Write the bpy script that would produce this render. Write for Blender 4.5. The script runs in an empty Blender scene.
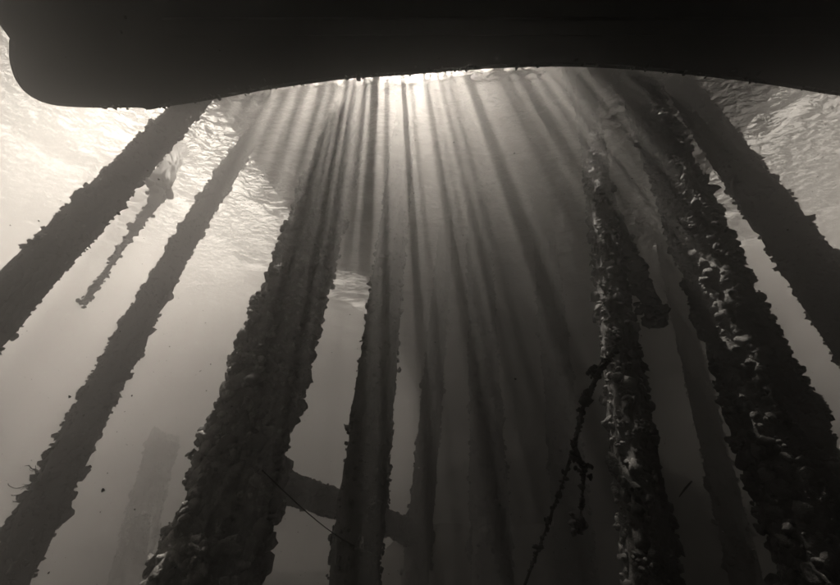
import bpy, bmesh, math, random
import numpy as np
from mathutils import Vector, Matrix, noise as mnoise

random.seed(7); RNG = np.random.default_rng(7)
scene = bpy.context.scene
COL = scene.collection

# ------------------------------------------------------------------ camera
PITCH = math.radians(37.35)
FPX = 322.0                                # focal length in photo pixels (photo is 840 wide)
cam_d = bpy.data.cameras.new('camera'); cam = bpy.data.objects.new('camera', cam_d); COL.objects.link(cam)
cam_d.sensor_width = 36.0; cam_d.lens = FPX / 840.0 * 36.0
cam_d.clip_start = 0.05; cam_d.clip_end = 500
cam.location = (0, 0, 0); cam.rotation_euler = (math.pi / 2 + PITCH, 0, 0)
scene.camera = cam

# ------------------------------------------------------------------ sky, sun, exposure
SUN_EL = math.radians(86.5)
WORLD_STRENGTH = 0.028
SUN_STRENGTH = 5.0
EXPOSURE = 4.8
WARM = (1.0, 0.92, 0.815)
world = bpy.data.worlds.new('World'); scene.world = world; world.use_nodes = True
nt = world.node_tree; nt.nodes.clear()
sky = nt.nodes.new('ShaderNodeTexSky'); sky.sky_type = 'NISHITA'; sky.sun_disc = False
sky.sun_elevation = SUN_EL; sky.sun_rotation = math.radians(-106.0)
bw = nt.nodes.new('ShaderNodeRGBToBW')
tint = nt.nodes.new('ShaderNodeMix'); tint.data_type = 'RGBA'; tint.blend_type = 'MULTIPLY'; tint.inputs['Factor'].default_value = 1.0
tint.inputs['B'].default_value = (*WARM, 1)
bg = nt.nodes.new('ShaderNodeBackground'); bg.inputs['Strength'].default_value = WORLD_STRENGTH
wo = nt.nodes.new('ShaderNodeOutputWorld')
nt.links.new(sky.outputs[0], bw.inputs[0]); nt.links.new(bw.outputs[0], tint.inputs['A'])
nt.links.new(tint.outputs['Result'], bg.inputs['Color']); nt.links.new(bg.outputs[0], wo.inputs['Surface'])

sun_d = bpy.data.lights.new('sun', 'SUN'); sun = bpy.data.objects.new('sun', sun_d); COL.objects.link(sun)
sun_d.energy = SUN_STRENGTH; sun_d.angle = math.radians(0.5); sun_d.color = WARM
sun.location = (0, 0, 40)
SUN_AZ = math.radians(-106.0)                                 # measured from +Y (ahead) towards +X (right)
sdir = Vector((math.cos(SUN_EL) * math.sin(SUN_AZ), math.cos(SUN_EL) * math.cos(SUN_AZ), math.sin(SUN_EL)))   # towards the sun, almost overhead
sun.rotation_euler = sdir.to_track_quat('Z', 'Y').to_euler()

vs = scene.view_settings
vs.view_transform = 'Standard'; vs.look = 'None'; vs.gamma = 1.0; vs.exposure = EXPOSURE; vs.use_curve_mapping = False
cy = scene.cycles
cy.max_bounces = 8; cy.diffuse_bounces = 2; cy.glossy_bounces = 3; cy.transmission_bounces = 2
cy.volume_bounces = 1; cy.transparent_max_bounces = 12
cy.use_denoising = True; cy.denoiser = 'OPENIMAGEDENOISE'
cy.sample_clamp_indirect = 4.0

# ------------------------------------------------------------------ helpers
def ray(u, v, depth=1.0):
    """photo pixel + depth along the optical axis -> world point"""
    a = (u - 420.0) / FPX * depth; b = (292.5 - v) / FPX * depth
    return Vector((a, depth * math.cos(PITCH) - b * math.sin(PITCH), depth * math.sin(PITCH) + b * math.cos(PITCH)))
def ray_at_height(u, v, z):
    d = ray(u, v); return d * (z / d.z)

def link(o, parent=None):
    COL.objects.link(o)
    if parent is not None: o.parent = parent
    return o
def mesh_obj(name, verts, faces, mat, parent=None, smooth=True):
    me = bpy.data.meshes.new(name)
    if isinstance(verts, np.ndarray) and isinstance(faces, np.ndarray):
        nf, k = faces.shape
        me.vertices.add(len(verts)); me.vertices.foreach_set('co', verts.astype(np.float32).ravel())
        me.loops.add(nf * k); me.loops.foreach_set('vertex_index', faces.astype(np.int32).ravel())
        me.polygons.add(nf); me.polygons.foreach_set('loop_start', np.arange(0, nf * k, k, dtype=np.int32))
        me.update(calc_edges=True)
    else:
        me.from_pydata([tuple(v) for v in verts], [], [tuple(f) for f in faces])
    me.materials.append(mat)
    me.polygons.foreach_set('use_smooth', [smooth] * len(me.polygons))
    me.update()
    return link(bpy.data.objects.new(name, me), parent)
def empty(name, loc):
    o = bpy.data.objects.new(name, None); o.location = loc; o.empty_display_size = 0.2
    return link(o)
def tag(o, label=None, cat=None, group=None, kind=None):
    if label: o['label'] = label
    if cat: o['category'] = cat
    if group: o['group'] = group
    if kind: o['kind'] = kind
    return o

# ------------------------------------------------------------------ materials
def new_mat(name):
    m = bpy.data.materials.new(name); m.use_nodes = True
    return m, m.node_tree, m.node_tree.nodes['Principled BSDF']
def rough_mat(name, cols, scale=18.0, rough=0.85, bump=0.6, bscale=60.0):
    m, t, p = new_mat(name)
    geo = t.nodes.new('ShaderNodeNewGeometry')
    tc = t.nodes.new('ShaderNodeTexCoord')
    n = t.nodes.new('ShaderNodeTexNoise'); n.inputs['Scale'].default_value = scale; n.inputs['Detail'].default_value = 6; n.inputs['Roughness'].default_value = 0.65
    t.links.new(geo.outputs['Position'], n.inputs['Vector'])
    add = t.nodes.new('ShaderNodeMath'); add.operation = 'MULTIPLY_ADD'; add.inputs[1].default_value = 0.28; 
    t.links.new(geo.outputs['Random Per Island'], add.inputs[0]); t.links.new(n.outputs[0], add.inputs[2])
    r = t.nodes.new('ShaderNodeValToRGB'); e = r.color_ramp.elements
    pos = [0.32, 0.55, 0.74, 0.88][:len(cols)]
    while len(e) < len(cols): e.new(0.5)
    for el, c, q in zip(e, cols, pos): el.position = q; el.color = (*[c * k for k in (1.0, 0.97, 0.93)], 1)
    t.links.new(add.outputs[0], r.inputs[0]); t.links.new(r.outputs[0], p.inputs['Base Color'])
    p.inputs['Roughness'].default_value = rough
    p.inputs['Specular IOR Level'].default_value = 0.15
    n2 = t.nodes.new('ShaderNodeTexNoise'); n2.inputs['Scale'].default_value = bscale; n2.inputs['Detail'].default_value = 5
    t.links.new(geo.outputs['Position'], n2.inputs['Vector'])
    b = t.nodes.new('ShaderNodeBump'); b.inputs['Strength'].default_value = bump; b.inputs['Distance'].default_value = 0.02
    t.links.new(n2.outputs[0], b.inputs['Height']); t.links.new(b.outputs[0], p.inputs['Normal'])
    return m
M_core = rough_mat('encrusted_timber', [0.010, 0.022, 0.04, 0.07])
M_grow = rough_mat('growth', [0.010, 0.022, 0.045, 0.08], scale=9, bump=0.8, bscale=90)
M_clump = rough_mat('growth_clump', [0.010, 0.024, 0.05, 0.09], scale=11, bump=0.9, bscale=80)
M_lit = rough_mat('lit_growth', [0.015, 0.05, 0.14, 0.28], scale=9, bump=0.9, bscale=90)  # lighter copy of the growth colour, so lumps seem to catch light
M_shaded = rough_mat('shaded_growth', [0.006, 0.014, 0.03, 0.06], scale=9, bump=0.8, bscale=90)  # darker copy of the growth colour, stands in for shade on two piles
M_silhouette = rough_mat('silhouette_growth', [0.006, 0.014, 0.024, 0.04], scale=26, bump=0.8, bscale=90)  # colour darkened so sunlit piles and timber read as silhouettes
M_weed = rough_mat('weed', [0.004, 0.008, 0.014], scale=30)
M_rope = rough_mat('rope', [0.010, 0.018, 0.03], scale=40)
M_hull = rough_mat('pontoon_paint', [0.010, 0.014, 0.018, 0.03], scale=1.6, rough=0.9, bump=0.25, bscale=12)
M_deck = rough_mat('weathered_deck', [0.10, 0.16, 0.22, 0.26], scale=5)
M_bed = rough_mat('seabed', [0.015, 0.025, 0.04, 0.06], scale=3, bump=0.8, bscale=20)
M_speck = rough_mat('speck', [0.03, 0.06, 0.12, 0.3], scale=3)

# water surface: Fresnel mix of clear passage and mirror, so seen from below it has a bright window and total reflection around it
WATER_Z = 10.0
m, t, p = new_mat('water_surface'); t.nodes.remove(p); M_water = m
out = t.nodes['Material Output']
geo = t.nodes.new('ShaderNodeNewGeometry')
mp = t.nodes.new('ShaderNodeMapping'); mp.inputs['Rotation'].default_value = (0, 0, math.radians(35)); mp.inputs['Scale'].default_value = (1.0, 2.0, 1.0)
t.links.new(geo.outputs['Position'], mp.inputs['Vector'])
n1 = t.nodes.new('ShaderNodeTexNoise'); n1.inputs['Scale'].default_value = 2.8; n1.inputs['Detail'].default_value = 3.0; n1.inputs['Distortion'].default_value = 0.6
n2 = t.nodes.new('ShaderNodeTexNoise'); n2.inputs['Scale'].default_value = 0.5; n2.inputs['Detail'].default_value = 1.5
t.links.new(mp.outputs[0], n1.inputs['Vector']); t.links.new(mp.outputs[0], n2.inputs['Vector'])
b1 = t.nodes.new('ShaderNodeBump'); b1.inputs['Strength'].default_value = 1.0; b1.inputs['Distance'].default_value = 0.36
b2 = t.nodes.new('ShaderNodeBump'); b2.inputs['Strength'].default_value = 1.0; b2.inputs['Distance'].default_value = 0.55
n3 = t.nodes.new('ShaderNodeTexNoise'); n3.inputs['Scale'].default_value = 0.42; n3.inputs['Detail'].default_value = 2.0
t.links.new(geo.outputs['Position'], n3.inputs['Vector'])
mr = t.nodes.new('ShaderNodeMapRange'); mr.inputs['From Min'].default_value = 0.38; mr.inputs['From Max'].default_value = 0.62; mr.inputs['To Min'].default_value = 0.25; mr.inputs['To Max'].default_value = 1.5
t.links.new(n3.outputs[0], mr.inputs['Value'])
mu = t.nodes.new('ShaderNodeMath'); mu.operation = 'MULTIPLY'; t.links.new(n1.outputs[0], mu.inputs[0]); t.links.new(mr.outputs[0], mu.inputs[1])
t.links.new(n2.outputs[0], b2.inputs['Height']); t.links.new(mu.outputs[0], b1.inputs['Height']); t.links.new(b2.outputs[0], b1.inputs['Normal'])
fr = t.nodes.new('ShaderNodeFresnel'); fr.inputs['IOR'].default_value = 1.33
t.links.new(b1.outputs[0], fr.inputs['Normal'])
tr = t.nodes.new('ShaderNodeBsdfTransparent')
gl = t.nodes.new('ShaderNodeBsdfGlossy'); gl.inputs['Roughness'].default_value = 0.02; gl.inputs['Color'].default_value = (0.95, 0.95, 0.95, 1)
t.links.new(b1.outputs[0], gl.inputs['Normal'])
mx = t.nodes.new('ShaderNodeMixShader')
t.links.new(fr.outputs[0], mx.inputs[0]); t.links.new(tr.outputs[0], mx.inputs[1]); t.links.new(gl.outputs[0], mx.inputs[2])
t.links.new(mx.outputs[0], out.inputs['Surface'])

# ------------------------------------------------------------------ setting: seabed, water surface
def bed_z(x, y):
    s = min(max((y - 5.0) / 13.0, 0), 1); s = s * s * (3 - 2 * s)
    z = -1.5 + 2.0 * s
    z += 0.22 * mnoise.noise(Vector((x * 0.35, y * 0.35, 0))) + 0.09 * mnoise.noise(Vector((x * 1.3, y * 1.3, 3.0)))
    lf = min(max((0.2 - x) / 4.0, 0), 1); z -= 2.4 * lf * lf * (3 - 2 * lf)
    r = math.hypot(x, y); e = min(max((r - 30) / 22.0, 0), 1)
    return z + 14 * e * e
N = 150; G = np.sign(np.linspace(-1, 1, N)) * np.abs(np.linspace(-1, 1, N)) ** 1.6 * 55
V = np.array([(x, y, bed_z(x, y)) for y in G for x in G])
I = np.arange(N * N).reshape(N, N)
F = np.stack([I[:-1, :-1], I[:-1, 1:], I[1:, 1:], I[1:, :-1]], -1).reshape(-1, 4)
tag(mesh_obj('seabed', V, F, M_bed), kind='structure')
w = mesh_obj('water_surface', [(-56, -56, WATER_Z), (56, -56, WATER_Z), (56, 56, WATER_Z), (-56, 56, WATER_Z)], [(0, 1, 2, 3)], M_water, smooth=False)
tag(w, kind='structure')

# ------------------------------------------------------------------ pontoon overhead
PB = 4.2                                   # underside height
edge_px = [(8, 40), (9, 62), (16, 82), (30, 97), (52, 106), (90, 109), (138, 109), (148, 111), (165, 108), (205, 102), (280, 89), (350, 80),
           (410, 76), (470, 71), (540, 68), (600, 69), (660, 73), (750, 83), (840, 97)]
def spline(p, n=5):
    q = []
    for i in range(len(p) - 1):
        a, b, c, d = [np.array(p[min(max(k, 0), len(p) - 1)], float) for k in (i - 1, i, i + 1, i + 2)]
        for k in range(n):
            t = k / n; q.append(tuple(0.5 * (2 * b + (c - a) * t + (2 * a - 5 * b + 4 * c - d) * t * t + (3 * b - a - 3 * c + d) * t ** 3)))
    return q + [tuple(p[-1])]
edge = [ray_at_height(u, v, PB) for u, v in spline(edge_px)]
edge += [Vector((7.0, edge[-1].y + 0.2, PB)), Vector((11.0, edge[-1].y + 0.3, PB))]
def edge_y(x):
    pts = [(e.x, e.y) for e in edge[30:]]
    if x <= pts[0][0]: return pts[0][1]
    for (x0, y0), (x1, y1) in zip(pts, pts[1:]):
        if x0 <= x <= x1: return y0 + (y1 - y0) * (x - x0) / (x1 - x0)
    return pts[-1][1]
pont = empty('moored_hull', (2, -2, PB))
tag(pont, 'black underside of a large moored hull blocking the daylight overhead', 'boat hull')
loop = [(e.x, e.y) for e in edge] + [(30.0, edge[-1].y + 0.2), (30.0, -30.0), (-3.0, -30.0), (-3.4, -7.0)]  # hull stretched far back and right, out of view, to block stray light
bm = bmesh.new()
vb = [bm.verts.new((x - 2, y + 2, 0.0)) for x, y in loop]
f = bm.faces.new(vb)
r = bmesh.ops.extrude_face_region(bm, geom=[f])
top = [v for v in r['geom'] if isinstance(v, bmesh.types.BMVert)]
for v in top:
    v.co.z += 6.4
    if v.co.y > 0: v.co.x = (v.co.x + 2) * (2.1 if v.co.x < -2 else 1.5) - 2; v.co.y = (v.co.y - 2) * 1.5 + 2      # flared sides, widened on the left to shade the water below
bmesh.ops.recalc_face_normals(bm, faces=bm.faces)
be = [e for e in bm.edges if all(abs(v.co.z) < 1e-6 for v in e.verts)]
bmesh.ops.bevel(bm, geom=be, offset=0.05, segments=3, affect='EDGES')
me = bpy.data.meshes.new('hull'); bm.to_mesh(me); bm.free(); me.materials.append(M_hull)
link(bpy.data.objects.new('hull', me), pont)
def box(name, lo, hi, mat, parent, origin=(0, 0, 0), bevel=0.01):
    bm = bmesh.new(); bmesh.ops.create_cube(bm, size=1.0)
    for v in bm.verts:
        v.co = Vector([lo[k] + (hi[k] - lo[k]) * (v.co[k] + 0.5) - origin[k] for k in range(3)])
    if bevel: bmesh.ops.bevel(bm, geom=bm.edges[:], offset=bevel, segments=1, affect='EDGES')
    me = bpy.data.meshes.new(name); bm.to_mesh(me); bm.free(); me.materials.append(mat)
    return link(bpy.data.objects.new(name, me), parent)
for yy in (-4.2, -2.4, -0.6, 0.9):
    box('keel_strip', (-2.6, yy, PB - 0.07), (10.6, yy + 0.14, PB - 0.002), M_hull, pont, (2, -2, PB))

# ------------------------------------------------------------------ jetty deck behind the pontoon
DZ = 11.0
deck = empty('jetty_deck', (2, 8, DZ))
tag(deck, 'weathered jetty deck on encrusted piles shading the dark water beyond the black hull', 'jetty')
KB = DZ / PB
left_edge = [ray_at_height(u, v, DZ) for u, v in ((212, 100), (252, 158), (292, 215), (338, 268))]
left_edge = [(q.x, q.y) for q in left_edge] + [(-2.9, 13.0), (0.5, 34.0), (0.5, 45.0)]
DL, DR = left_edge[0][0], 11.0
SL0, SL1 = -6.2, 4.6                       # daylight slot shaped for the sun curtain, between the added front strip and deck
def slot_front(x): return KB * edge_y(x / KB) - 0.36
def slot_back(x):
    k = min(1.0, max(0.0, (x - SL0) / 0.5)) * min(1.0, max(0.0, (SL1 - x) / 1.5))
    return slot_front(x) + 0.03 + (0.36 + 0.16 * math.exp(-(x / 1.5) ** 2)) * k
def slab(name, loop, z0=0.0, h=0.22):
    bm = bmesh.new()
    vb = [bm.verts.new((x - 2, y - 8, z0)) for x, y in loop]; f = bm.faces.new(vb)
    r = bmesh.ops.extrude_face_region(bm, geom=[f])
    for v in r['geom']:
        if isinstance(v, bmesh.types.BMVert): v.co.z += h
    bmesh.ops.recalc_face_normals(bm, faces=bm.faces)
    me = bpy.data.meshes.new(name); bm.to_mesh(me); bm.free(); me.materials.append(M_deck)
    return link(bpy.data.objects.new(name, me), deck)
xs = np.linspace(DL, DR, 70)
slab('deck_shade_slab', [(x, slot_back(x)) for x in xs] + [(DR, 11.0), (24.0, 12.5), (24.0, 45.0)] + left_edge[:0:-1])  # right wing of the deck added to darken the water there
slab('deck_shade_slab', [(-24.0, 13.0), (-15.0, 14.6), (-9.0, 13.6), (-4.5, 16.0), (-3.0, 18.0), (-1.0, 30.0), (-24.0, 30.0)], z0=0.3)  # unseen slab added to dim the far left water
slab('front_shade_strip', [(DL, edge_y(DL) - 0.2), (DR, edge_y(DR) - 0.2)] + [(x, slot_front(x)) for x in xs[::-1]])  # strip added to shade the near piles and narrow the sunlight
def left_x(y):
    for (x0, y0), (x1, y1) in zip(left_edge, left_edge[1:]):
        if y <= y1: return x0 + (x1 - x0) * (y - y0) / (y1 - y0)
    return -2.7
rq = random.Random(4)
yy = left_edge[0][1] + 0.1
while yy < 13:
    wd = rq.uniform(0.05, 0.11)
    box('added_board', (left_x(yy) - rq.uniform(0.0, 1.0) ** 1.5 * 0.9, yy, DZ + 0.224), (left_x(yy) + 1.2, yy + wd, DZ + 0.27), M_deck, deck, (2, 8, DZ), bevel=0.006)  # uneven ends added to break up the bright edge like ripples
    yy += wd + rq.uniform(0.02, 0.14)
for yy in (6.2, 9.6):
    box('crossbeam', (left_x(yy) + 0.4, yy, DZ - 0.35), (DR - 0.1, yy + 0.3, DZ - 0.003), M_deck, deck, (2, 8, DZ))
# boards added across the slot to cut the sunlight into shafts
rb = random.Random(33)
x = SL0
while x < 5.3:
    wd = rb.choice([0.04, 0.055, 0.07, 0.09, 0.12]); gap = rb.choice([0.03, 0.05, 0.07, 0.10, 0.15])
    k = 1.0 + 0.5 * min(3.5, abs(x - 0.2)); gap *= k; wd *= k
    if -2.6 < x < 0.7: gap *= 1.4
    elif x < -1.4: gap *= 1.35
    elif 0.7 < x < 1.25: gap *= 0.8
    elif 1.25 < x < 2.6: gap *= 0.22
    else: gap *= 0.6
    yb = slot_back(x + wd / 2); yf = slot_front(x + wd / 2)
    y1 = yb + 0.08 if rb.random() < 0.6 else yf + (yb - yf) * rb.uniform(0.4, 0.9)
    box('added_board', (x, yf - 0.15, DZ + 0.224), (x + wd, y1, DZ + 0.262), M_deck, deck, (2, 8, DZ), bevel=0.006)
    x += wd + gap

# ------------------------------------------------------------------ growth templates
def ico(sub):
    bm = bmesh.new(); bmesh.ops.create_icosphere(bm, subdivisions=sub, radius=1.0)
    v = np.array([q.co[:] for q in bm.verts]); f = np.array([[w.index for w in fa.verts] for fa in bm.faces]); bm.free()
    return v, f
def lump(sub, amp, freq, seed, squash=1.0, cup=0.0):
    v, f = ico(sub); o = Vector((seed * 7.1, seed * 3.3, seed * 1.7))
    k = np.array([1 + amp * mnoise.fractal(Vector(q) * freq + o, 0.8, 2.1, 3) for q in v])
    v = v * k[:, None]; v[:, 2] *= squash
    if cup: v[:, 2] -= cup * np.clip(1 - (v[:, 0] ** 2 + v[:, 1] ** 2), 0, 1) * (v[:, 2] > 0) * 1.2
    return v, f
T_small = [lump(2, 0.75, 2.0, s, 0.8) for s in range(6)]
T_round = [lump(2, 0.5, 1.7, s + 60, 0.95) for s in range(6)]
T_tiny = [lump(1, 0.5, 1.4, s + 20, 0.85) for s in range(4)]
T_shell = [lump(2, 0.6, 2.2, s + 40, 0.42, 0.35) for s in range(4)]
def frames(nrm):
    a = np.where(np.abs(nrm[:, 2:3]) < 0.9, np.array([[0, 0, 1.0]]), np.array([[1.0, 0, 0]]))
    tx = np.cross(a, nrm); tx /= np.linalg.norm(tx, axis=1)[:, None]
    return tx, np.cross(nrm, tx)
def scatter(points, normals, sizes, temps, rng, jitter=0.5):
    """place lumps -> joined verts, faces"""
    Vs, Fs, off = [], [], 0
    which = rng.integers(0, len(temps), len(points))
    nr = normals + rng.normal(0, jitter, normals.shape); nr /= np.linalg.norm(nr, axis=1)[:, None]
    tx, ty = frames(nr)
    a = rng.uniform(0, 2 * np.pi, len(points))[:, None]
    ux = tx * np.cos(a) + ty * np.sin(a); uy = -tx * np.sin(a) + ty * np.cos(a)
    sc = sizes[:, None] * rng.uniform(0.7, 1.35, (len(points), 3))
    for k, (tv, tf) in enumerate(temps):
        idx = np.where(which == k)[0]
        if not len(idx): continue
        B = np.stack([ux[idx] * sc[idx, 0:1], uy[idx] * sc[idx, 1:2], nr[idx] * sc[idx, 2:3]], 1)
        P = np.einsum('vk,nkj->nvj', tv, B) + points[idx][:, None, :]
        Fi = tf[None] + (np.arange(len(idx)) * len(tv))[:, None, None] + off
        Vs.append(P.reshape(-1, 3)); Fs.append(Fi.reshape(-1, 3)); off += P.shape[0] * P.shape[1]
    return np.concatenate(Vs), np.concatenate(Fs)
def tube(pts, rads, seg=8, wob=0.0, seed=0):
    V, F = [], []
    pts = [Vector(p) for p in pts]
    for i, (p, r) in enumerate(zip(pts, rads)):
        d = (pts[min(i + 1, len(pts) - 1)] - pts[max(i - 1, 0)]).normalized()
        a = Vector((0, 0, 1)) if abs(d.z) < 0.9 else Vector((1, 0, 0))
        tx = a.cross(d).normalized(); ty = d.cross(tx)
        for k in range(seg):
            t = 2 * math.pi * k / seg
            q = tx * math.cos(t) + ty * math.sin(t)
            rr = r * (1 + wob * mnoise.fractal(Vector((p + q * r) * 6.0) + Vector((seed, 0, 0)), 0.9, 2.1, 3)) if wob else r
            V.append(p + q * rr)
    for i in range(len(pts) - 1):
        for k in range(seg):
            F.append((i * seg + k, i * seg + (k + 1) % seg, (i + 1) * seg + (k + 1) % seg, (i + 1) * seg + k))
    c0 = len(V); V.append(pts[0]); V.append(pts[-1])
    n = (len(pts) - 1) * seg
    for k in range(seg):
        F.append((c0, (k + 1) % seg, k)); F.append((c0 + 1, n + k, n + (k + 1) % seg))
    return V, F

# shared meshes for individual clumps
CLUMPS = []
for s in range(7):
    rg = np.random.default_rng(100 + s)
    n = 30
    p = rg.normal(0, 1, (n, 3)); p[:, 2] = np.abs(p[:, 2]) * 0.5; p /= np.maximum(1, np.linalg.norm(p, axis=1))[:, None]
    nr = p + np.array([0, 0, 0.6]); nr /= np.linalg.norm(nr, axis=1)[:, None]
    v, f = scatter(p * np.array([0.8, 0.8, 0.6]), nr, rg.uniform(0.14, 0.36, n), T_round + T_tiny, rg)
    me = bpy.data.meshes.new('growth_clump')
    me.from_pydata(v.tolist(), [], f.tolist()); me.materials.append(M_clump)
    me.polygons.foreach_set('use_smooth', [True] * len(me.polygons)); CLUMPS.append(me)

def pile(name, label, cat, p_lo, p_hi, diam, width_px=None, depth=None, zlo=-2.6, zhi=DZ - 0.004, bow=0.0, n_grow=1500, n_clump=0,
         gsize=0.035, group=None, flat_top=False, lean_y=0.0, visible=(-0.6, 9.5), gmat=None):
    """pile whose picture runs from p_lo=(u,v) to p_hi; its distance comes from its width"""
    (u0, v0), (u1, v1) = p_lo, p_hi
    sl = (u1 - u0) / (v1 - v0)
    if depth is None: depth = diam * FPX / (width_px / math.sqrt(1 + sl * sl))
    A = ray(u0, v0, depth)
    # second point: same y (plus lean_y per metre), on the image line
    lo_, hi_ = A.z + 0.2, 60.0
    for _ in range(60):
        h = 0.5 * (lo_ + hi_); yy = A.y + lean_y * (h - A.z)
        zc = yy * math.cos(PITCH) + h * math.sin(PITCH); vv = 292.5 - FPX * (h * math.cos(PITCH) - yy * math.sin(PITCH)) / zc
        if vv > v1: lo_ = h
        else: hi_ = h
    h = 0.5 * (lo_ + hi_); yy = A.y + lean_y * (h - A.z); zc = yy * math.cos(PITCH) + h * math.sin(PITCH)
    B = Vector(((u1 - 420) / FPX * zc, yy, h))
    if flat_top: zhi = B.z
    d = (B - A) / (B.z - A.z)
    R = diam * 0.5 * 0.84
    def centre(z):
        c = A + d * (z - A.z); tt = (z - A.z) / (B.z - A.z)
        return c + Vector((bow * 4 * tt * (1 - tt), 0, 0))
    seed = abs(hash(label)) % 97 if False else sum(map(ord, label)) % 97
    rg = np.random.default_rng(seed)
    root = empty(name, centre(zlo)); tag(root, label, cat, group)
    O = root.location
    big = n_grow > 2500
    nz, ns = (int((zhi - zlo) / 0.03), 72) if big else (int((zhi - zlo) / 0.045), 52)
    V = []
    zs = np.linspace(zlo, zhi, nz)
    def rad(z, a):
        q = Vector((math.cos(a) * 1.2, math.sin(a) * 1.2, z * 1.3 + seed))
        return R * (1 + 0.12 * mnoise.noise(q) + 0.13 * mnoise.noise(q * 2.6) + (0.16 if big else 0.08) * mnoise.fractal(q * 5.0, 0.9, 2.0, 3))
    for z in zs:
        c = centre(z) - O
        for k in range(ns):
            a = 2 * math.pi * k / ns; r = rad(z, a)
            jag = 0.5 * mnoise.fractal(Vector((math.cos(a) * 1.7, math.sin(a) * 1.7, seed)), 0.9, 2.0, 3) * ((z - zlo) / (zhi - zlo)) ** 10 if flat_top else 0.0
            V.append((c.x + r * math.cos(a), c.y + r * math.sin(a), c.z + jag))
    I = np.arange(nz * ns).reshape(nz, ns); J = np.roll(I, -1, 1)
    F = np.stack([I[:-1], J[:-1], J[1:], I[1:]], -1).reshape(-1, 4)
    V.append(tuple(centre(zhi) - O + Vector((0, 0, 0.02))))
    core = mesh_obj('timber_core', np.array(V), F, gmat or M_core, root)
    bm = bmesh.new(); bm.from_mesh(core.data); bm.verts.ensure_lookup_table()
    top = [bm.verts[(nz - 1) * ns + k] for k in range(ns)]; c = bm.verts[nz * ns]
    for k in range(ns): bm.faces.new((top[k], top[(k + 1) % ns], c))
    bm.to_mesh(core.data); bm.free()
    # small growth all over
    z0, z1 = max(zlo, visible[0]), min(zhi, visible[1])
    def surf(n, proud):
        P, Nn = [], []
        while len(P) < n:
            z = rg.uniform(z0, z1); a = rg.uniform(0, 2 * math.pi)
            dens = mnoise.noise(Vector((math.cos(a) * 2.2, math.sin(a) * 2.2, z * 2.4 + seed * 1.3)))
            if rg.random() > 0.62 + 0.8 * dens: continue
            r = rad(z, a) + proud * max(0, dens + 0.25)
            c = centre(z) - O
            P.append((c.x + r * math.cos(a), c.y + r * math.sin(a), c.z)); Nn.append((math.cos(a), math.sin(a), 0.15))
        return np.array(P), np.array(Nn)
    n_small = int(n_grow * (0.32 if big else 0.2)); n_tiny = n_grow - n_small
    P, Nn = surf(n_small, diam * 0.05)
    v1, f1 = scatter(P, Nn, np.clip(rg.lognormal(math.log(gsize * 1.1), 0.4, n_small), gsize * 0.5, gsize * 2.3), (T_round + T_small[:3]) if big else (T_small + T_shell), rg)
    P, Nn = surf(n_tiny, diam * 0.05)
    v2, f2 = scatter(P, Nn, np.clip(rg.lognormal(math.log(gsize * 0.6), 0.4, n_tiny), gsize * 0.25, gsize * 1.2), T_tiny, rg)
    v = np.concatenate([v1, v2]); f = np.concatenate([f1, f2 + len(v1)])
    g = mesh_obj('growth', v, f, gmat or M_grow, root); tag(g, kind='stuff')
    if n_clump:
        P, Nn = surf(n_clump, diam * 0.03)
        for q, nn in zip(P, Nn):
            o = bpy.data.objects.new('growth_clump', CLUMPS[int(rg.integers(0, len(CLUMPS)))])
            s = float(np.clip(rg.lognormal(math.log(gsize * 1.9), 0.45), gsize, gsize * 3.4))
            rot = Vector(nn).to_track_quat('Z', 'Y').to_matrix() @ Matrix.Rotation(rg.uniform(0, 6.28), 3, 'Z')
            o.matrix_local = Matrix.Translation(Vector(q)) @ rot.to_4x4() @ Matrix.Diagonal((s, s * rg.uniform(0.8, 1.2), s, 1))
            link(o, root)
            if gmat: o.material_slots[0].link = 'OBJECT'; o.material_slots[0].material = gmat
    return root, centre, rad

GP = 'jetty piles overgrown with marine life'
big_l = pile('jetty_pile', 'thick shaggy pile crusted with lumpy growth, fishing line caught on it', 'pile', (213, 555), (309, 250), 1.1, 111, n_grow=5600, n_clump=170, gsize=0.042, gmat=M_lit, group=GP)
big_r = pile('jetty_pile', 'thickest knobbly pile, leaning, covered in rounded growth beside the rippling window of daylight', 'pile', (822, 540), (690, 215), 0.82, 98, n_grow=5600, n_clump=150, gsize=0.032, group=GP)
p4 = pile('jetty_pile', 'straight dark overgrown pile behind the fallen timber, next to the thick shaggy one', 'pile', (360, 530), (393, 230), 0.63, 58, n_grow=1700, n_clump=50, gsize=0.028, gmat=M_shaded, group=GP)
p7 = pile('jetty_pile', 'dark overgrown pile with the slanting weedy rope tied to it', 'pile', (646, 540), (612, 290), 0.485, 53, n_grow=2800, n_clump=90, gsize=0.03, gmat=M_shaded, group=GP)
p5 = pile('jetty_pile', 'slim faint pile seen in haze between the dark central piles', 'pile', (420, 530), (440, 300), 0.70, 30, n_grow=800, gsize=0.045, group=GP)
p6 = pile('jetty_pile', 'broad dim pile lost in the darkest haze under the deck', 'pile', (489, 500), (482, 320), 0.95, 44, n_grow=800, gsize=0.05, group=GP)
p6b = pile('jetty_pile', 'dim pile directly behind the slanting weedy rope', 'pile', (570, 500), (552, 320), 0.90, 40, n_grow=800, gsize=0.05, group=GP)
p10 = pile('jetty_pile', 'faint grey pile leaning between the rope pile and the thickest knobbly pile', 'pile', (736, 540), (700, 390), 0.70, 31, n_grow=800, gsize=0.045, group=GP)
p9 = pile('jetty_pile', 'smooth grey pile slanting in front of the rippling window of daylight', 'pile', (802, 255), (690, 100), 0.74, 55, n_grow=1500, n_clump=20, gsize=0.034, group=GP)
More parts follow.
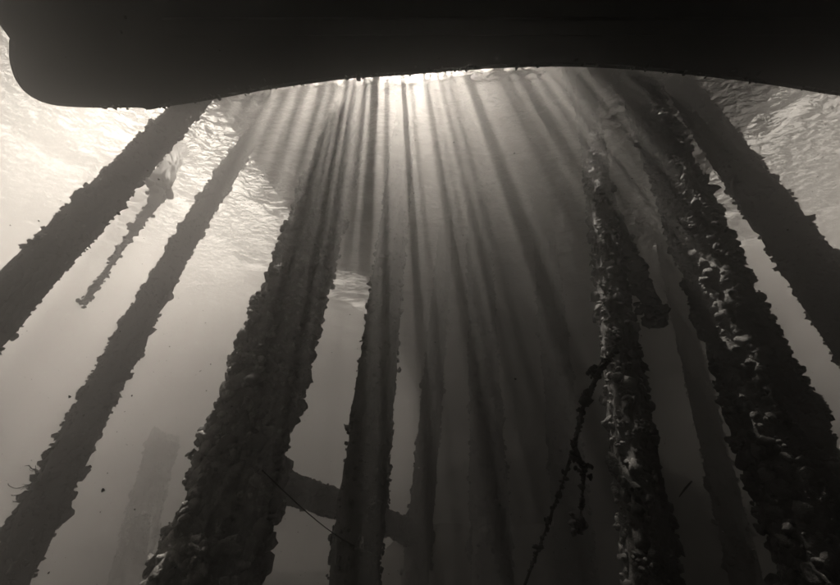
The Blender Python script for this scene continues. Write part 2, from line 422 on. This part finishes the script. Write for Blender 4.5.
p2 = pile('mooring_pile', 'grey silhouetted mooring pile in bright water with a twiggy tuft low down', 'pile', (27, 540), (243, 150), 0.54, 47, bow=-0.18, zhi=12.4, zlo=-4.1, n_grow=1700, n_clump=40, gsize=0.036, gmat=M_silhouette, group='mooring piles in the open bright water')
p1 = pile('mooring_pile', 'grey silhouetted mooring pile in bright water with weed strands trailing from it', 'pile', (51, 255), (153, 145), 0.58, 53, zhi=12.4, zlo=-4.1, n_grow=1700, n_clump=30, gsize=0.034, gmat=M_silhouette, group='mooring piles in the open bright water')
p11 = pile('broken_pile', 'short broken-off pile standing blurred in the haze', 'pile', (135, 550), (165, 436), 1.02, 36, flat_top=True, zlo=-4.1, n_grow=900, gsize=0.04, gmat=M_silhouette)

# ragged growth along the pontoon's rim
rg = np.random.default_rng(31); P = []
for (e0, e1) in zip(edge[25:], edge[26:]):
    n = int((e1 - e0).length * 130 + rg.random())
    for _ in range(n):
        q = e0.lerp(e1, rg.random())
        if rg.random() < 0.35 + 0.6 * mnoise.noise(q * 2.2): P.append((q.x - 2 + rg.normal(0, 0.01), q.y + 2 - abs(rg.normal(0, 0.05)), rg.normal(0.01, 0.008)))
P = np.array(P); Nn = np.tile(np.array([[0, 0.4, -0.9]]), (len(P), 1))
v, f = scatter(P, Nn, np.clip(rg.lognormal(math.log(0.010), 0.5, len(P)), 0.004, 0.03), T_tiny, rg)
tag(mesh_obj('growth', v, f, M_hull, pont), kind='stuff')

# ------------------------------------------------------------------ fallen timber
def timber(name, label, cat, a, b, r, n_grow, gsize):
    rg = np.random.default_rng(5)
    L = (b - a).length; n = int(L / 0.06); root = empty(name, a); tag(root, label, cat)
    pts = [(b - a) * (i / n) + Vector((0, 0, 0.05 * math.sin(i / n * 3.1))) for i in range(n + 1)]
    v, f = tube(pts, [r] * len(pts), 24, 0.22, 3)
    mesh_obj('trunk', v, f, M_silhouette, root)
    k = rg.integers(0, n, n_grow); ang = rg.uniform(0, 6.28, n_grow)
    d = (b - a).normalized(); tx = Vector((0, 0, 1)).cross(d).normalized(); ty = d.cross(tx)
    Nn = np.array([tuple(tx * math.cos(t) + ty * math.sin(t)) for t in ang]); P = np.array([tuple(pts[i]) for i in k]) + Nn * r * 0.98
    v, f = scatter(P, Nn, rg.lognormal(math.log(gsize), 0.4, n_grow), T_tiny, rg)
    tag(mesh_obj('growth', v, f, M_silhouette, root), kind='stuff')
timber('fallen_timber', 'fallen timber slanting from the thick shaggy pile to a slim faint pile', 'timber', ray(240, 472, 5.6), ray(428, 540, 7.6), 0.235, 900, 0.035)

# ------------------------------------------------------------------ ropes and hanging strands
def overgrown_rope(name, label, cat, pts, rads, n_grow, gsize, blobs=(), group=None):
    rg = np.random.default_rng(sum(map(ord, label)))
    root = empty(name, pts[-1]); tag(root, label, cat, group); O = Vector(pts[-1])
    # resample with a little sag
    P = []
    for i in range(len(pts) - 1):
        for k in range(12):
            s = k / 12; q = Vector(pts[i]).lerp(Vector(pts[i + 1]), s)
            P.append((q - O + Vector([0.012 * mnoise.noise(Vector(q) * 3 + Vector((j * 9.0, 0, 0))) for j in range(3)]), rads[i] + (rads[i + 1] - rads[i]) * s))
    P.append((Vector(pts[-1]) - O, rads[-1]))
    v, f = tube([q for q, _ in P], [r for _, r in P], 10, 0.5, 2)
    mesh_obj('rope', v, f, M_rope, root)
    idx = rg.integers(0, len(P), n_grow); dirs = rg.normal(0, 1, (n_grow, 3)); dirs /= np.linalg.norm(dirs, axis=1)[:, None]
    pos = np.array([tuple(P[i][0]) for i in idx]) + dirs * np.array([P[i][1] for i in idx])[:, None] + rg.normal(0, gsize * 0.6, (n_grow, 3))
    sz = rg.lognormal(math.log(gsize), 0.4, n_grow)
    for (bp, br, bn) in blobs:
        q = np.array(tuple(Vector(bp) - O)) + rg.normal(0, br * 0.5, (bn, 3)); pos = np.concatenate([pos, q]); dirs = np.concatenate([dirs, rg.normal(0, 1, (bn, 3))])
        sz = np.concatenate([sz, rg.uniform(0.25, 0.5, bn) * br])
    dirs /= np.linalg.norm(dirs, axis=1)[:, None]
    v, f = scatter(pos, dirs, sz, T_small[:2] + T_tiny, rg)
    tag(mesh_obj('growth', v, f, M_weed, root), kind='stuff')
    return root
overgrown_rope('weedy_rope', 'thin weedy rope slanting from an overgrown pile down to the seabed', 'rope',
               [ray(618, 346, 2.95), ray(600, 368, 2.95), ray(582, 410, 3.0), ray(574, 450, 2.85), ray(556, 500, 2.7), ray(535, 558, 2.55), ray(505, 640, 2.4)],
               [0.014, 0.022, 0.018, 0.013, 0.007, 0.009, 0.009], 220, 0.012, [(ray(595, 372, 3.15), 0.055, 40), (ray(588, 395, 3.05), 0.045, 24)])
overgrown_rope('hanging_strand', 'short strand with two weedy knots dangling from the slanting rope', 'strand',
               [ray(575, 448, 2.85), ray(584, 470, 2.88), ray(582, 500, 2.85), ray(580, 526, 2.85)], [0.02, 0.02, 0.006, 0.008], 30, 0.015,
               [(ray(584, 468, 2.88), 0.055, 24), (ray(580, 523, 2.85), 0.065, 30)])
overgrown_rope('hanging_rope', 'overgrown rope hanging beside a pile, ending in a round lump', 'rope',
               [ray(560, 62, 9.4), ray(585, 130, 7.9), ray(606, 190, 6.8), ray(623, 237, 6.2), ray(640, 280, 5.8), ray(653, 312, 5.5)], [0.05, 0.06, 0.08, 0.12, 0.14, 0.11], 240, 0.04,
               [(ray(655, 314, 5.5), 0.17, 40), (ray(640, 290, 5.75), 0.14, 30)])
overgrown_rope('hanging_rope', 'ragged rope hanging alone between two mooring piles in bright water', 'rope',
               [ray_at_height(183, 140, 11.5), ray(162, 180, 8.2), ray(153, 205, 7.9), ray(128, 238, 7.5), ray(103, 276, 7.2), ray(83, 304, 7.0)], [0.22, 0.22, 0.11, 0.07, 0.045, 0.06], 160, 0.04,
               [(ray(160, 185, 8.1), 0.25, 30), (ray(128, 240, 7.5), 0.10, 14), (ray(84, 301, 7.0), 0.09, 14)])
# trailing weed on the outer mooring pile
def weed(parent_root, starts, length, seed, name='weed_strand', rad=0.02, direc=(0, 0, -1), spread=0.25):
    rg = random.Random(seed); O = parent_root.location
    for s in starts:
        pts = [Vector(s) - O]; d = Vector(direc)
        n = 12; L = length * rg.uniform(0.6, 1.1)
        for i in range(n):
            d = (d + Vector([rg.gauss(0, spread) for _ in range(3)])).normalized(); pts.append(pts[-1] + d * L / n)
        v, f = tube(pts, [rad * (1 - 0.75 * i / n) * rg.uniform(0.6, 1.6) for i in range(n + 1)], 6)
        mesh_obj(name, v, f, M_weed, parent_root)
def on_pile(pl, z, a, k=1.0):
    root, centre, rad = pl; c = centre(z); r = rad(z, a) * k
    return c + Vector((r * math.cos(a), r * math.sin(a), 0))
weed(p1[0], [on_pile(p1, z, a) for z, a in [(2.9, -0.5), (2.7, -0.2), (2.75, -0.9), (3.0, -0.35), (3.6, -0.4), (4.6, -0.3), (2.6, -0.6), (2.8, -0.05)]], 0.75, 3, rad=0.045, spread=0.07)
for k in range(16):
    z = 0.45 + 0.4 * random.random(); a = math.pi + random.uniform(-0.3, 0.9)
    weed(p2[0], [on_pile(p2, z, a, 0.95)], 0.3, 50 + k, name='twig', rad=0.010, direc=(-1.0, -0.2, random.uniform(-0.2, 0.9)), spread=0.3)
weed(big_l[0], [on_pile(big_l, z, a) for z, a in [(1.75, -0.25), (1.8, -0.35), (1.2, 3.5), (0.75, 3.3)]], 0.16, 9, rad=0.012)

# fishing line, drifting twig
a = ray(262, 470, 1.9); b = ray(378, 556, 3.2); pts = [a.lerp(b, i / 14) + Vector((0, 0, -0.06 * math.sin(math.pi * i / 14))) for i in range(15)]
v, f = tube(pts, [0.0035] * 15, 5)
tag(mesh_obj('fishing_line', v, f, M_rope), 'thin slack fishing line stretched from the thick shaggy pile', 'fishing line')
a = ray(692, 481, 3.0); b = ray(679, 497, 3.0)
v, f = tube([a, a.lerp(b, 0.5) + Vector((0.004, 0, 0.006)), b], [0.007, 0.009, 0.004], 6)
tag(mesh_obj('twig', v, f, M_weed), 'small dark twig drifting in open water between piles', 'twig')

# ------------------------------------------------------------------ specks drifting in the water
rg = np.random.default_rng(11); n = 8000
P = np.stack([rg.uniform(-8, 9, n), rg.uniform(-2, 8, n), rg.uniform(-1.0, 7.5, n)], 1)
P = P[np.linalg.norm(P, axis=1) > 1.7]
P = P[(P[:, 2] < PB - 0.3) | (P[:, 1] > 3.0)]
v, f = scatter(P, rg.normal(0, 1, P.shape) / 1.7 + 0.01, np.clip(rg.lognormal(math.log(0.0026), 0.5, len(P)), 0.001, 0.008), T_tiny, rg)
tag(mesh_obj('drifting_specks', v, f, M_speck), 'fine specks of silt drifting in the water', 'silt', kind='stuff')

# ------------------------------------------------------------------ murky water volume
HAZE_DENSITY = 0.125
hz = box('haze', (-58, -58, -5.6), (58, 58, 13.4), bpy.data.materials.new('haze'), None, bevel=0)
hm = hz.data.materials[0]; hm.use_nodes = True; t = hm.node_tree; t.nodes.clear()
pv = t.nodes.new('ShaderNodeVolumePrincipled'); o = t.nodes.new('ShaderNodeOutputMaterial')
pv.inputs['Color'].default_value = (0.56, 0.55, 0.54, 1); pv.inputs['Density'].default_value = HAZE_DENSITY; pv.inputs['Anisotropy'].default_value = 0.83
pv.inputs['Density Attribute'].default_value = ''; pv.inputs['Color Attribute'].default_value = ''; pv.inputs['Temperature Attribute'].default_value = ''
t.links.new(pv.outputs[0], o.inputs['Volume'])
tag(hz, kind='stuff', label='murky sunlit sea water', cat='haze')
